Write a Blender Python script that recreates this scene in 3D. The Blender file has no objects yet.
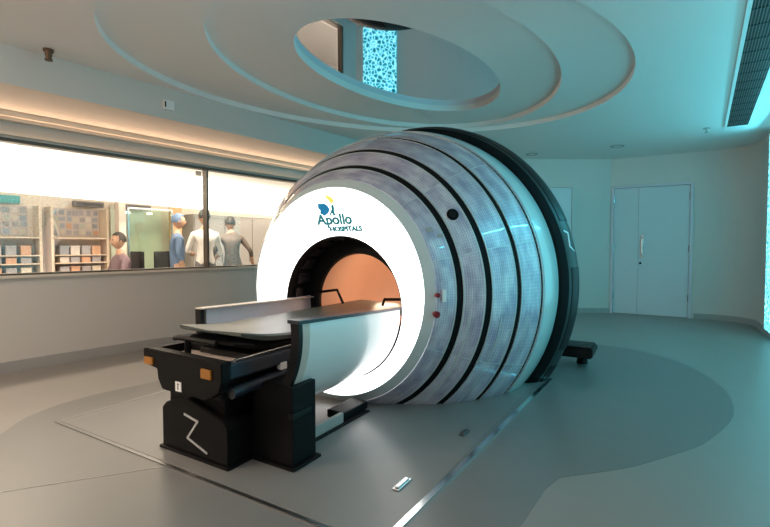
import bpy, bmesh, math, random
from mathutils import Vector, Matrix
random.seed(7)
sc = bpy.context.scene
COL = sc.collection
PI = math.pi
R = math.radians

# ------------------------------------------------------------------ camera, light, exposure
cam_d = bpy.data.cameras.new('camera')
cam = bpy.data.objects.new('camera', cam_d); COL.objects.link(cam)
cam.location = (0, 0, 1.3)
cam.rotation_euler = (R(90 - 2.062), 0, 0)
cam_d.sensor_width = 36; cam_d.lens = 36 * 463.8 / 770
cam_d.clip_start = 0.05
sc.camera = cam
sc.view_settings.view_transform = 'Standard'
sc.view_settings.look = 'None'
sc.view_settings.gamma = 1
sc.view_settings.use_curve_mapping = False
sc.view_settings.exposure = 0.0
w = bpy.data.worlds.new('world'); sc.world = w; w.use_nodes = True
w.node_tree.nodes['Background'].inputs[0].default_value = (0.5, 0.6, 0.65, 1)
w.node_tree.nodes['Background'].inputs[1].default_value = 0.3

# strengths of the lights the place has
FACE_E = 2.5        # luminous white ring of the machine
CRYSTAL_E = 2.5     # cyan crystal wall panels
FASCIA_E = 3.6      # bright bulkhead of the room beyond the window
BORE_W = 6.5        # warm lamp in the bore

AZ = R(30.99); LAT = -2.378; S0 = 3.08      # axis of the machine in the room
AX = Vector((math.sin(AZ), math.cos(AZ), 0)); RX = Vector((math.cos(AZ), -math.sin(AZ), 0))
def M(s, l, z=0.0):
    return AX * (s + S0) + RX * (l + LAT) + Vector((0, 0, z))
WA = R(37.8)
WT = Vector((math.sin(WA), math.cos(WA), 0)); WR = Vector((math.cos(WA), -math.sin(WA), 0))
def W(t, off, z=0.0):                        # along the window wall, sideways, up
    return WT * t + WR * off + Vector((0, 0, z))

def area(name, loc, target, sx, sy, power, color):
    d = bpy.data.lights.new(name, 'AREA'); d.shape = 'RECTANGLE'; d.size = sx; d.size_y = sy
    d.energy = power; d.color = color
    o = bpy.data.objects.new(name, d); COL.objects.link(o); o.location = loc
    o.rotation_euler = (Vector(target) - Vector(loc)).to_track_quat('-Z', 'Y').to_euler()
    return o
# lamps of the control room beyond the window (warm)
for t in (-2.0, 1.2, 4.4, 7.6, 9.8):
    area('control_room_lamp', W(t, -7.0, 2.66), W(t, -7.6, 0), 1.6, 0.5, 150, (1.0, .82, .64))
# warm cove strip along the top of the window wall; after it, added cyan and warm fill lights
for t in (-3.0, 1.0, 5.0):
    area('cove_lamp', W(t, -5.88, 2.50), W(t, -5.0, 3.0), 4.0, 0.03, 11, (1.0, .62, .38))
area('cyan_fill', M(2.6, 3.56, 2.82), M(2.6, 1.2, 2.2), 5.6, 0.04, 34, (.10, .78, 1.0))  # added fill to boost the crystal panel's cyan light; no real strip here
area('fill_light', M(-3.9, -2.4, 2.95), M(-2.8, -2.4, 0), 2.4, 1.4, 300, (1.0, .77, .59))  # added warm fill for the left side, unseen behind the viewer
area('fill_light', M(-3.7, 1.2, 2.95), M(-3.3, 1.2, 0), 1.4, .5, 40, (1.0, .93, .90))  # second, weaker fill added out of view

# ------------------------------------------------------------------ materials
def nd(nt, t, **k):
    n = nt.nodes.new(t)
    for a, v in k.items(): setattr(n, a, v)
    return n
def mat(name, col, rough=.5, metal=0.0, noise=.06, nscale=8.0, coat=0.0, emit=None, es=0.0, bump=0.0, spec=None):
    m = bpy.data.materials.new(name); m.use_nodes = True; nt = m.node_tree
    b = nt.nodes['Principled BSDF']
    b.inputs['Roughness'].default_value = rough; b.inputs['Metallic'].default_value = metal
    b.inputs['Coat Weight'].default_value = coat
    if spec is not None: b.inputs['Specular IOR Level'].default_value = spec
    tc = nd(nt, 'ShaderNodeTexCoord'); no = nd(nt, 'ShaderNodeTexNoise')
    no.inputs['Scale'].default_value = nscale; no.inputs['Detail'].default_value = 4
    nt.links.new(tc.outputs['Object'], no.inputs['Vector'])
    mx = nd(nt, 'ShaderNodeMix', data_type='RGBA')
    mx.inputs[6].default_value = tuple(c * (1 - noise) for c in col) + (1,)
    mx.inputs[7].default_value = tuple(min(1, c * (1 + noise)) for c in col) + (1,)
    nt.links.new(no.outputs['Fac'], mx.inputs[0]); nt.links.new(mx.outputs[2], b.inputs['Base Color'])
    if bump:
        bp = nd(nt, 'ShaderNodeBump'); bp.inputs['Strength'].default_value = bump; bp.inputs['Distance'].default_value = .01
        nt.links.new(no.outputs['Fac'], bp.inputs['Height']); nt.links.new(bp.outputs['Normal'], b.inputs['Normal'])
    if emit:
        b.inputs['Emission Color'].default_value = emit + (1,); b.inputs['Emission Strength'].default_value = es
    return m
MT = {}
MT['wall'] = mat('wall_paint', (.60, .58, .55), .6, noise=.02, nscale=2)
MT['ceil'] = mat('ceiling_paint', (.80, .785, .765), .65, noise=.02, nscale=1.5)
MT['floor'] = mat('light_vinyl', (.245, .235, .22), .38, noise=.05, nscale=3)
MT['floor2'] = mat('grey_vinyl', (.163, .163, .16), .36, noise=.06, nscale=3)
MT['plate'] = mat('floor_plate', (.185, .183, .178), .33, noise=.06, nscale=4)
MT['base'] = mat('skirting_vinyl', (.36, .35, .34), .5)
MT['trim'] = mat('dark_metal_trim', (.20, .20, .20), .3, .9)
MT['striptrim'] = mat('steel_strip', (.75, .76, .76), .2, 1.0)
MT['steel'] = mat('brushed_steel', (.6, .6, .6), .22, 1.0)
MT['frame'] = mat('bronze_window_frame', (.09, .075, .06), .4, .5)
MT['lighttrim'] = mat('pale_trim', (.7, .64, .56), .5)
MT['black'] = mat('black_plastic', (.0045, .0045, .005), .5, noise=.15, spec=.14)
MT['matt'] = mat('matt_black', (.004, .004, .005), .65, noise=.1, spec=.15)
MT['satin'] = mat('satin_black', (.005, .006, .007), .4, noise=.1, spec=.25)
MT['navy'] = mat('navy_enamel', (.022, .03, .045), .3, noise=.1)
MT['green'] = mat('dark_green_enamel', (.012, .024, .026), .4, noise=.08)
MT['rim'] = mat('pale_teal_rim', (.52, .62, .64), .25, noise=.02, coat=.5)
MT['white'] = mat('white_shell', (.82, .82, .82), .22, noise=.01, coat=.5)
MT['beige'] = mat('beige_edge', (.62, .53, .47), .4, noise=.02)
MT['pad'] = mat('grey_green_pad', (.075, .09, .082), .36, noise=.03)
MT['peach'] = mat('peach_lining', (.70, .45, .33), .45, noise=.03)
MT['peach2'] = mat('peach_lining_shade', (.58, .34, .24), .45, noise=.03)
MT['amber'] = mat('amber_lens', (.33, .13, .012), .3, noise=.5, nscale=160)
MT['red'] = mat('red_button', (.22, .01, .02), .35)
MT['silver'] = mat('silver_mark', (.6, .62, .64), .3, .6)
MT['mirror'] = mat('mirror_glass', (.76, .78, .86), .03, 1.0, noise=.0)
MT['door'] = mat('door_laminate', (.60, .63, .66), .4, noise=.01)
MT['lav'] = mat('lavender_liner', (.62, .60, .66), .35)
MT['bronze'] = mat('bronze_fitting', (.13, .07, .04), .4, .4)
MT['vent'] = mat('vent_metal', (.03, .035, .035), .5)
MT['face'] = mat('luminous_face', (.9, .9, .9), .3, noise=0, emit=(1, .985, .97), es=FACE_E)
MT['fascia'] = mat('luminous_fascia', (.9, .88, .82), .5, noise=0, emit=(1, .90, .74), es=FASCIA_E)
MT['blue'] = mat('logo_blue', (0, .16, .36), .4, emit=(0, .17, .36), es=.7); MT['teal'] = mat('logo_teal', (.0, .20, .24), .4, emit=(0, .15, .19), es=.5)
MT['yellow'] = mat('logo_yellow', (.9, .62, .08), .4, emit=(.95, .66, .16), es=.8)

def glass(name, tint, base=.05):
    m = bpy.data.materials.new(name); m.use_nodes = True; nt = m.node_tree; nt.nodes.clear()
    o = nd(nt, 'ShaderNodeOutputMaterial'); t = nd(nt, 'ShaderNodeBsdfTransparent'); g = nd(nt, 'ShaderNodeBsdfGlossy')
    t.inputs[0].default_value = tint + (1,); g.inputs['Roughness'].default_value = .01
    lw = nd(nt, 'ShaderNodeLayerWeight'); fr = nd(nt, 'ShaderNodeMath', operation='POWER'); fr.inputs[1].default_value = 4.5; nt.links.new(lw.outputs['Facing'], fr.inputs[0])
    ad = nd(nt, 'ShaderNodeMath', operation='ADD'); ad.inputs[1].default_value = base; ad.use_clamp = True
    mx = nd(nt, 'ShaderNodeMixShader')
    nt.links.new(fr.outputs[0], ad.inputs[0]); nt.links.new(ad.outputs[0], mx.inputs[0])
    nt.links.new(t.outputs[0], mx.inputs[1]); nt.links.new(g.outputs[0], mx.inputs[2]); nt.links.new(mx.outputs[0], o.inputs[0])
    return m
MT['glass'] = glass('window_glass', (.93, .93, .92), .04)
MT['gglass'] = glass('green_glass', (.86, .92, .86), .05)

def crystal(name='cyan_crystal', E=CRYSTAL_E):
    m = bpy.data.materials.new(name); m.use_nodes = True; nt = m.node_tree; b = nt.nodes['Principled BSDF']
    tc = nd(nt, 'ShaderNodeTexCoord'); v = nd(nt, 'ShaderNodeTexVoronoi', feature='DISTANCE_TO_EDGE'); v.inputs['Scale'].default_value = 15
    nt.links.new(tc.outputs['Object'], v.inputs['Vector'])
    r = nd(nt, 'ShaderNodeValToRGB'); e = r.color_ramp.elements
    e[0].position = 0; e[0].color = (.45, .95, 1, 1); e[1].position = .32; e[1].color = (.0, .075, .10, 1)
    x = r.color_ramp.elements.new(.09); x.color = (.02, .40, .48, 1)
    nt.links.new(v.outputs['Distance'], r.inputs[0]); nt.links.new(r.outputs[0], b.inputs['Emission Color'])
    nt.links.new(r.outputs[0], b.inputs['Base Color'])
    b.inputs['Emission Strength'].default_value = E; b.inputs['Roughness'].default_value = .25
    bp = nd(nt, 'ShaderNodeBump'); bp.inputs['Strength'].default_value = .8; bp.inputs['Distance'].default_value = .03
    nt.links.new(v.outputs['Distance'], bp.inputs['Height']); nt.links.new(bp.outputs['Normal'], b.inputs['Normal'])
    return m
MT['crystal'] = crystal(); MT['crystal2'] = crystal('pale_cyan_crystal', 1.5)

def shell_mat(name='slatted_shell'):
    # clear outer skin over fine slats: narrow lines round the machine, short cross ribs, cloudy tone
    m = bpy.data.materials.new(name); m.use_nodes = True; nt = m.node_tree; b = nt.nodes['Principled BSDF']; L = nt.links.new
    uv = nd(nt, 'ShaderNodeUVMap'); 
    br = nd(nt, 'ShaderNodeTexBrick'); br.offset = .5
    br.inputs['Scale'].default_value = 1; br.inputs['Mortar Size'].default_value = .002
    br.inputs['Brick Width'].default_value = .30; br.inputs['Row Height'].default_value = .055
    br.inputs['Color1'].default_value = (.62, .61, .68, 1); br.inputs['Color2'].default_value = (.72, .72, .80, 1); br.inputs['Mortar'].default_value = (.80, .81, .84, 1)
    L(uv.outputs[0], br.inputs['Vector'])
    sp = nd(nt, 'ShaderNodeSeparateXYZ'); L(uv.outputs[0], sp.inputs[0])
    def stripes(out, k, lo, hi):
        a = nd(nt, 'ShaderNodeMath', operation='MULTIPLY'); a.inputs[1].default_value = k; L(out, a.inputs[0])
        s = nd(nt, 'ShaderNodeMath', operation='SINE'); L(a.outputs[0], s.inputs[0])
        r = nd(nt, 'ShaderNodeMapRange'); r.inputs[1].default_value = -1; r.inputs[2].default_value = 1; r.inputs[3].default_value = lo; r.inputs[4].default_value = hi
        L(s.outputs[0], r.inputs[0]); return r.outputs[0]
    fx = stripes(sp.outputs[0], 2 * PI / .028, .93, 1.05); fy = stripes(sp.outputs[1], 2 * PI / .020, .84, 1.12)
    mu = nd(nt, 'ShaderNodeMath', operation='MULTIPLY'); L(fx, mu.inputs[0]); L(fy, mu.inputs[1])
    no = nd(nt, 'ShaderNodeTexNoise'); no.inputs['Scale'].default_value = 4; no.inputs['Detail'].default_value = 6; mp = nd(nt, 'ShaderNodeMapping'); mp.inputs['Scale'].default_value = (1, 2.2, 1); L(uv.outputs[0], mp.inputs[0]); L(mp.outputs[0], no.inputs['Vector'])
    rp = nd(nt, 'ShaderNodeValToRGB'); rp.color_ramp.elements[0].position = .35; rp.color_ramp.elements[0].color = (.55, .52, .66, 1)
    rp.color_ramp.elements[1].position = .68; rp.color_ramp.elements[1].color = (1.0, 1.0, 1.0, 1); L(no.outputs['Fac'], rp.inputs[0])
    m1 = nd(nt, 'ShaderNodeVectorMath', operation='MULTIPLY'); L(br.outputs['Color'], m1.inputs[0]); L(rp.outputs[0], m1.inputs[1])
    m2 = nd(nt, 'ShaderNodeVectorMath', operation='SCALE'); L(m1.outputs[0], m2.inputs[0]); L(mu.outputs[0], m2.inputs['Scale'])
    L(m2.outputs[0], b.inputs['Base Color'])
    b.inputs['Roughness'].default_value = .42; b.inputs['Metallic'].default_value = .25
    b.inputs['Coat Weight'].default_value = .9; b.inputs['Coat Roughness'].default_value = .03
    bp = nd(nt, 'ShaderNodeBump'); bp.inputs['Strength'].default_value = .25; bp.inputs['Distance'].default_value = .004
    L(mu.outputs[0], bp.inputs['Height']); L(bp.outputs['Normal'], b.inputs['Normal'])
    return m
MT['shell'] = shell_mat()

# ------------------------------------------------------------------ mesh helpers
def link(name, bm, m, parent=None, smooth=False, loc=None, rotz=0.0, norm=True):
    if norm: bmesh.ops.recalc_face_normals(bm, faces=bm.faces[:])
    me = bpy.data.meshes.new(name); bm.to_mesh(me); bm.free()
    for x in (m if isinstance(m, (list, tuple)) else [m]): me.materials.append(MT[x] if isinstance(x, str) else x)
    if smooth:
        for p in me.polygons: p.use_smooth = True
        me.set_sharp_from_angle(angle=R(35))
    o = bpy.data.objects.new(name, me); COL.objects.link(o)
    if parent: o.parent = parent
    if loc is not None: o.location = loc
    o.rotation_euler = (0, 0, rotz)
    return o
def box(bm, x0, x1, y0, y1, z0, z1, bev=0.0, mi=0):
    vs = [bm.verts.new((x, y, z)) for x in (x0, x1) for y in (y0, y1) for z in (z0, z1)]
    fs = [bm.faces.new([vs[i] for i in q]) for q in ((0, 1, 3, 2), (4, 6, 7, 5), (0, 4, 5, 1), (2, 3, 7, 6), (0, 2, 6, 4), (1, 5, 7, 3))]
    for f in fs: f.material_index = mi
    if bev:
        bmesh.ops.recalc_face_normals(bm, faces=fs)
        bmesh.ops.bevel(bm, geom=list({e for f in fs for e in f.edges}), offset=bev, segments=2, affect='EDGES', profile=.6)
    return bm
def prism(bm, pts, n0, n1, axis='x', bev=0.0):
    """outline pts (a,b) extruded along an axis; axis x: (a,b)=(y,z); y: (x,z); z: (x,y)"""
    def P(a, b, c): return {'x': (c, a, b), 'y': (a, c, b), 'z': (a, b, c)}[axis]
    A = [bm.verts.new(P(a, b, n0)) for a, b in pts]; B = [bm.verts.new(P(a, b, n1)) for a, b in pts]
    fs = [bm.faces.new(A), bm.faces.new(B[::-1])]
    n = len(pts)
    for i in range(n): fs.append(bm.faces.new((A[i], A[(i + 1) % n], B[(i + 1) % n], B[i])))
    bmesh.ops.recalc_face_normals(bm, faces=fs)
    if bev: bmesh.ops.bevel(bm, geom=list({e for f in fs for e in f.edges}), offset=bev, segments=2, affect='EDGES')
    return bm
def tube(bm, pts, r, n=10, cap=True):
    pts = [Vector(p) for p in pts]; rings = []
    rr = r if isinstance(r, (list, tuple)) else [r] * len(pts)
    up = None
    for i, p in enumerate(pts):
        t = (pts[min(i + 1, len(pts) - 1)] - pts[max(i - 1, 0)]).normalized()
        a = Vector((0, 0, 1)) if abs(t.z) < .9 else Vector((1, 0, 0))
        u = t.cross(a).normalized(); v = t.cross(u).normalized()
        if up is not None and u.dot(up) < 0: u = -u; v = -v
        up = u
        rings.append([bm.verts.new(p + (u * math.cos(2 * PI * k / n) + v * math.sin(2 * PI * k / n)) * rr[i]) for k in range(n)])
    for a, b in zip(rings, rings[1:]):
        for k in range(n): bm.faces.new((a[k], a[(k + 1) % n], b[(k + 1) % n], b[k]))
    if cap: bm.faces.new(rings[0][::-1]); bm.faces.new(rings[-1])
    return bm
def cyl(bm, c, d, r, h, n=24, r2=None):
    c = Vector(c); d = Vector(d).normalized()
    return tube(bm, [c, c + d * h], [r, r if r2 is None else r2], n)
def tag(o, label, cat, group=None, kind=None):
    o['label'] = label; o['category'] = cat
    if group: o['group'] = group
    if kind: o['kind'] = kind
    return o
def empty(name, loc, rotz, label, cat, group=None):
    o = bpy.data.objects.new(name, None); COL.objects.link(o); o.empty_display_size = .1
    o.location = loc; o.rotation_euler = (0, 0, rotz)
    return tag(o, label, cat, group)
def struct(name, bm, m, parent=None, smooth=False, label=None, **k):
    o = link(name, bm, m, parent, smooth, **k)
    if parent is None: o['kind'] = 'structure'
    if label: o['label'] = label
    return o
def wbox(bm, t0, t1, o0, o1, z0, z1):        # box in window-wall coordinates
    vs = [bm.verts.new(W(t, o, z)) for t in (t0, t1) for o in (o0, o1) for z in (z0, z1)]
    for q in ((0, 1, 3, 2), (4, 6, 7, 5), (0, 4, 5, 1), (2, 3, 7, 6), (0, 2, 6, 4), (1, 5, 7, 3)): bm.faces.new([vs[i] for i in q])
    return bm
def mbox(bm, s0, s1, l0, l1, z0, z1):
    vs = [bm.verts.new(M(s, l, z)) for s in (s0, s1) for l in (l0, l1) for z in (z0, z1)]
    for q in ((0, 1, 3, 2), (4, 6, 7, 5), (0, 4, 5, 1), (2, 3, 7, 6), (0, 2, 6, 4), (1, 5, 7, 3)): bm.faces.new([vs[i] for i in q])
    return bm
ROT = -AZ

# ------------------------------------------------------------------ setting: floor
def ellipse(c, a, b, az, n=160):
    """points by absolute angle, az = compass direction of the long axis"""
    out = []
    for k in range(n):
        ph = 2 * PI * k / n; d = Vector((math.sin(ph), math.cos(ph)))
        q = ph - R(az); r = 1 / math.sqrt((math.cos(q) / a) ** 2 + (math.sin(q) / b) ** 2)
        out.append(Vector(c) + d * r)
    return out
H = 3.0
bm = bmesh.new()
prism(bm, [(-12, -5), (7.8, -5), (7.8, 18), (-12, 18)], -.12, 0.0, 'z'); struct('floor', bm, 'floor')
# grey inlaid vinyl: big ellipse plus the strip that runs towards the viewer
bm = bmesh.new()
el = ellipse((.343, 4.291), 3.198, 1.923, -22.7 + 90 - 90)
def flat(bm, pts, z0, z1):
    A = [bm.verts.new((p[0], p[1], z1)) for p in pts]; B = [bm.verts.new((p[0], p[1], z0)) for p in pts]
    bm.faces.new(A); bm.faces.new(B[::-1]); n = len(pts)
    for i in range(n): bm.faces.new((A[i], B[i], B[(i + 1) % n], A[(i + 1) % n]))
outline = [M(-3.6, 1.87), M(-.46, 1.81)]
for x, y in ((1.24, 2.63), (1.48, 2.70), (1.69, 2.80), (2.06, 2.98), (2.35, 3.21), (2.62, 3.45), (2.82, 3.70), (3.02, 4.02), (3.15, 4.32), (3.27, 4.72), (3.33, 5.19), (3.28, 5.50), (3.18, 5.75), (3.04, 5.95), (2.85, 6.10),
             (2.4, 6.32), (1.8, 6.42), (1.0, 6.35), (.2, 6.15), (-.6, 5.85), (-1.3, 5.4), (-1.85, 4.9), (-2.24, 4.39), (-2.55, 4.05), (-2.70, 3.75), (-2.74, 3.45), (-2.65, 3.14), (-2.6, 2.6), (-2.75, 1.9)):
    outline.append(Vector((x, y, 0)))
outline.append(M(-4.2, -1.2))
# smooth with Chaikin
def chaikin(p, it=2):
    for _ in range(it):
        q = []
        for i in range(len(p)):
            a, b = p[i], p[(i + 1) % len(p)]
            q += [a * .8 + b * .2, a * .2 + b * .8]
        p = q
    return p
flat(bm, chaikin(outline), .0, .002); struct('floor_inlay', bm, 'floor2')
# steel floor plate frame round the machine
bm = bmesh.new(); mbox(bm, -1.40, 2.9, -1.45, 1.34, .002, .004); struct('floor_plate', bm, 'plate')
bm = bmesh.new(); mbox(bm, -1.435, -1.412, -1.46, 1.36, .002, .008); struct('trim_1', bm, 'trim', label='long metal floor strip in front of the couch base')
bm = bmesh.new()
vs = [M(-1.445, 1.325), M(1.62, 1.435), M(1.62, 1.47), M(-1.445, 1.36)]
flat(bm, vs, .002, .010); struct('trim_2', bm, 'striptrim', label='metal floor strip along the right side of the machine')
bm = bmesh.new(); mbox(bm, -1.40, 1.3, -1.462, -1.45, .002, .006); struct('trim_3', bm, 'base')
bm = bmesh.new()
a, b = M(-1.445, -.135), Vector((-2.62, 2.18, 0)); d = (b - a).normalized(); nrm = Vector((-d.y, d.x, 0)) * .004
flat(bm, [a + nrm, b + nrm, b - nrm, a - nrm], .002, .004); struct('trim_4', bm, 'base')

# ------------------------------------------------------------------ setting: window wall
T0, T1 = -6.5, 7.1
WZ0, WZ1 = 1.01, 2.41
WT0, WT1 = -3.2, 6.45
bm = bmesh.new()
wbox(bm, T0, T1, -6.15, -6.0, 0, WZ0 - .0); wbox(bm, T0, T1, -6.15, -6.0, WZ1, H)
wbox(bm, T0, WT0, -6.15, -6.0, WZ0, WZ1); wbox(bm, WT1, T1, -6.15, -6.0, WZ0, WZ1)
struct('wall_left', bm, 'wall')
bm = bmesh.new(); wbox(bm, T0, T1, -6.0, -4.93, 2.67, H - .001); struct('bulkhead', bm, 'wall')
bm = bmesh.new(); wbox(bm, T0, T1, -6.0, -5.86, 2.615, 2.67); wbox(bm, T0, T1, -6.0, -5.93, 2.585, 2.615); struct('trim_5', bm, 'lighttrim')
bm = bmesh.new(); wbox(bm, T0, T1, -6.0, -5.955, 2.44, 2.475); struct('trim_6', bm, 'lighttrim')
bm = bmesh.new(); wbox(bm, T0, T1, -6.0, -5.97, .0, .115); struct('baseboard_left', bm, 'base')
root = None
bm = bmesh.new()
wbox(bm, WT0, WT1, -6.10, -5.985, WZ1 - .03, WZ1 + .005); wbox(bm, WT0, WT1, -6.10, -5.985, WZ0 - .01, WZ0 + .012)
wbox(bm, WT0, WT0 + .03, -6.1, -5.985, WZ0, WZ1); wbox(bm, WT1 - .03, WT1, -6.1, -5.985, WZ0, WZ1)
win = struct('window_1', bm, 'frame', label='long dark-framed observation window to the control room')
bm = bmesh.new(); wbox(bm, 3.635, 3.662, -6.09, -5.985, WZ0, WZ1); wbox(bm, .0, .027, -6.09, -5.985, WZ0, WZ1); link('mullion', bm, 'frame', win)
for a, b in ((WT0 + .03, .0), (.027, 3.635), (3.662, WT1 - .03)):
    bm = bmesh.new(); wbox(bm, a, b, -6.06, -6.048, WZ0, WZ1 - .02); link('pane', bm, 'glass', win)
bm = bmesh.new(); wbox(bm, WT0, WT1, -6.0, -5.96, WZ0 - .035, WZ0 - .008); link('window_sill', bm, 'lighttrim', win)
bm = bmesh.new(); wbox(bm, 3.50, 3.58, -6.045, -6.02, 2.29, 2.35); o = link('window_sensor', bm, 'lighttrim', win)

# ------------------------------------------------------------------ setting: far walls
YF = 9.07
def wallseg(bm, a, b, z0, z1, th=.12, side=1):
    a = Vector(a); b = Vector(b); d = (b - a).normalized(); n = Vector((-d.y, d.x, 0)) * th * side
    vs = [bm.verts.new(Vector((p.x, p.y, z))) for p in (a, b, b + n, a + n) for z in (z0, z1)]
    for q in ((0, 1, 3, 2), (2, 3, 5, 4), (4, 5, 7, 6), (6, 7, 1, 0), (0, 2, 4, 6), (1, 7, 5, 3)): bm.faces.new([vs[i] for i in q])
cor = M(6.95, 1.47)
fa = Vector((-.62, YF, 0)); fb = Vector((cor.x, cor.y, 0))
D2a, D2b = Vector((2.75, YF, 0)), Vector((3.68, YF, 0))
bm = bmesh.new(); wallseg(bm, fa, fb, 0, H); struct('wall_far', bm, 'wall')
bm = bmesh.new(); wallseg(bm, fa, fb, 0, .1, .02, -1); struct('baseboard_far', bm, 'base')
# door wall, curved corner, right wall
bm = bmesh.new()
wallseg(bm, M(6.95, 1.47), M(6.95, 3.2), 2.47, H); wallseg(bm, M(6.95, 1.47), M(6.95, 1.49), 0, 2.47); wallseg(bm, M(6.95, 2.82), M(6.95, 3.2), 0, 2.47)
struct('wall_door', bm, 'wall')
def arcpts(off=0.0, n=16):
    return [M(6.35 + (.6 - off) * math.sin(q), 3.2 + (.5 - off) * math.cos(q)) for q in [PI / 2 * k / n for k in range(n, -1, -1)]]
bm = bmesh.new(); p = arcpts()
for a, b in zip(p, p[1:]): wallseg(bm, a, b, 0, H)
struct('wall_corner', bm, 'wall', smooth=False)
bm = bmesh.new(); wallseg(bm, M(6.35, 3.7), M(-4.6, 3.7), 0, H); struct('wall_right', bm, 'wall')
bm = bmesh.new(); wallseg(bm, M(-4.6, 3.82), W(-6.5, -6.1), 0, H); struct('wall_behind', bm, 'wall')
bm = bmesh.new(); p = arcpts(); q = arcpts(.02)
wallseg(bm, M(6.95, 2.86), M(6.95, 3.2), 0, .1, .02, -1)
for a, b in zip(p, p[1:]): wallseg(bm, a, b, 0, .1, .02, -1)
wallseg(bm, M(6.35, 3.7), M(-4.6, 3.7), 0, .1, .02, -1)
struct('baseboard_right', bm, 'base')

def door_leaf(parent, l0, l1, s=6.965):
    bm = bmesh.new(); box(bm, l0, l1, s, s + .045, .012, 2.42, .004); return link('door_leaf', bm, 'door', parent)
d1 = bpy.data.objects.new('door_1', None); COL.objects.link(d1); d1.location = M(-0, 0, 0); d1.rotation_euler = (0, 0, ROT)
d1['kind'] = 'structure'; d1['label'] = 'pale double door with one narrow and one wide leaf'
bm = bmesh.new()
box(bm, 1.49, 1.535, 6.925, 7.03, 0, 2.465, .004); box(bm, 2.775, 2.82, 6.925, 7.03, 0, 2.465, .004); box(bm, 1.535, 2.775, 6.925, 7.03, 2.425, 2.465, .004)
link('door_frame', bm, 'lav', d1)
door_leaf(d1, 1.54, 1.952); l2 = door_leaf(d1, 1.958, 2.772)
bm = bmesh.new(); box(bm, 2.005, 2.045, 6.955, 6.964, 1.10, 1.52, .002); tube(bm, [(2.025, 6.96, 1.15), (2.025, 6.91, 1.17), (2.025, 6.91, 1.45), (2.025, 6.96, 1.47)], .011, 8); link('door_handle', bm, 'steel', l2)
bm = bmesh.new(); cyl(bm, (2.0, 6.965, .99), (0, -1, 0), .022, .02); link('door_lock', bm, 'black', l2)
for l in (1.538, 2.772):
    for z in (.3, 1.2, 2.15):
        bm = bmesh.new(); cyl(bm, (l, 6.945, z), (0, 0, 1), .012, .13, 10); link('door_hinge', bm, 'steel', d1)
# second door in the far wall, half behind the machine
d2 = bpy.data.objects.new('door_2', None); COL.objects.link(d2); d2.location = (0, YF, 0); d2['kind'] = 'structure'; d2['label'] = 'pale single door half hidden by the machine'
bm = bmesh.new(); box(bm, 2.70, 2.75, -.035, .0, 0, 2.50, .003); box(bm, 3.63, 3.68, -.035, .0, 0, 2.50, .003); box(bm, 2.75, 3.63, -.035, .0, 2.45, 2.50, .003); link('door_frame', bm, 'wall', d2)
bm = bmesh.new(); box(bm, 2.755, 3.625, -.018, 0, .01, 2.445, .003); l = link('door_leaf', bm, 'door', d2)
bm = bmesh.new(); tube(bm, [(2.83, -.02, 1.05), (2.83, -.06, 1.05), (2.95, -.06, 1.05)], .01, 8); link('door_handle', bm, 'steel', l)

# ------------------------------------------------------------------ setting: ceiling with stepped elliptical recess
N = 200
e1 = ellipse((.12, 4.821), 2.63, 1.956, 59.4, N); e2 = ellipse((.224, 5.0), 2.17, 1.483, 36.7, N); e3 = ellipse((.271, 5.03), 1.473, .795, 37.5, N)
Z1, Z2, Z3 = H + .06, H + .12, H + .205
big = []
for k in range(N):
    ph = 2 * PI * k / N; d = Vector((math.sin(ph), math.cos(ph))); c = Vector((.12, 4.821)); t = 1e9
    for lim, comp, s in ((7.8, 0, 1), (-9.2, 0, -1), (9.7, 1, 1), (-5.6, 1, -1)):
        if d[comp] * s > 1e-6: t = min(t, (lim - c[comp]) / d[comp])
    big.append(c + d * t)
def layers(bm, seq, close=True):
    rows = [[bm.verts.new((p[0], p[1], z)) for p in e] for e, z in seq]
    for a, b in zip(rows, rows[1:]):
        for k in range(N): bm.faces.new((a[k], a[(k + 1) % N], b[(k + 1) % N], b[k]))
    return rows
bm = bmesh.new()
rows = layers(bm, [(big, H + .3), (big, H), (e1, H), (e1, Z1), (e2, Z1), (e2, Z2), (e3, Z2), (e3, Z3)])
bm.faces.new(rows[0]); 
struct('ceiling', bm, 'ceil')
bm = bmesh.new()
flat(bm, [(p.x, p.y) for p in e3], Z3 - .012, Z3 + .002)
tag(link('ceiling_mirror', bm, 'mirror'), 'oval mirror set in the middle of the stepped ceiling recess', 'mirror')

# crystal wall panels
bm = bmesh.new(); mbox(bm, -0.3, 5.45, 3.64, 3.698, .12, 2.9)
tag(link('crystal_panel', bm, 'crystal'), 'glowing cyan crystal panel at right edge on right wall', 'wall panel')
bm = bmesh.new(); box(bm, -.42, .22, YF - .06, YF - .002, .9, 2.75)
tag(link('crystal_panel', bm, 'crystal2'), 'cyan crystal panel seen only reflected in the oval ceiling mirror', 'wall panel')

# ------------------------------------------------------------------ ceiling fittings
vr = empty('air_vent', M(5.055, 3.11, H), ROT - R(3.35), 'long dark slotted air vent in the ceiling at top right', 'vent')
bm = bmesh.new(); box(bm, 0, .235, -6.0, 0, -.006, -.001); link('backing', bm, 'vent', vr)
bm = bmesh.new()
box(bm, -.03, 0, -6.03, .03, -.014, 0, 0); box(bm, .235, .265, -6.03, .03, -.014, 0); box(bm, 0, .235, 0, .03, -.014, 0); box(bm, 0, .235, -6.03, -6.0, -.014, 0)
link('frame', bm, 'ceil', vr)
MT['vent_slat'] = mat('vent_slat', (.16, .18, .18), .4, .3)
for k in range(11):
    bm = bmesh.new(); box(bm, .012 + k * .0205, .018 + k * .0205, -6.0, 0, -.013, -.006); link('slat', bm, 'vent_slat', vr)
for k in range(20):
    bm = bmesh.new(); box(bm, 0, .235, -.3 * k - .012, -.3 * k - .004, -.0145, -.006); link('crossbar', bm, 'vent', vr)
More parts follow.
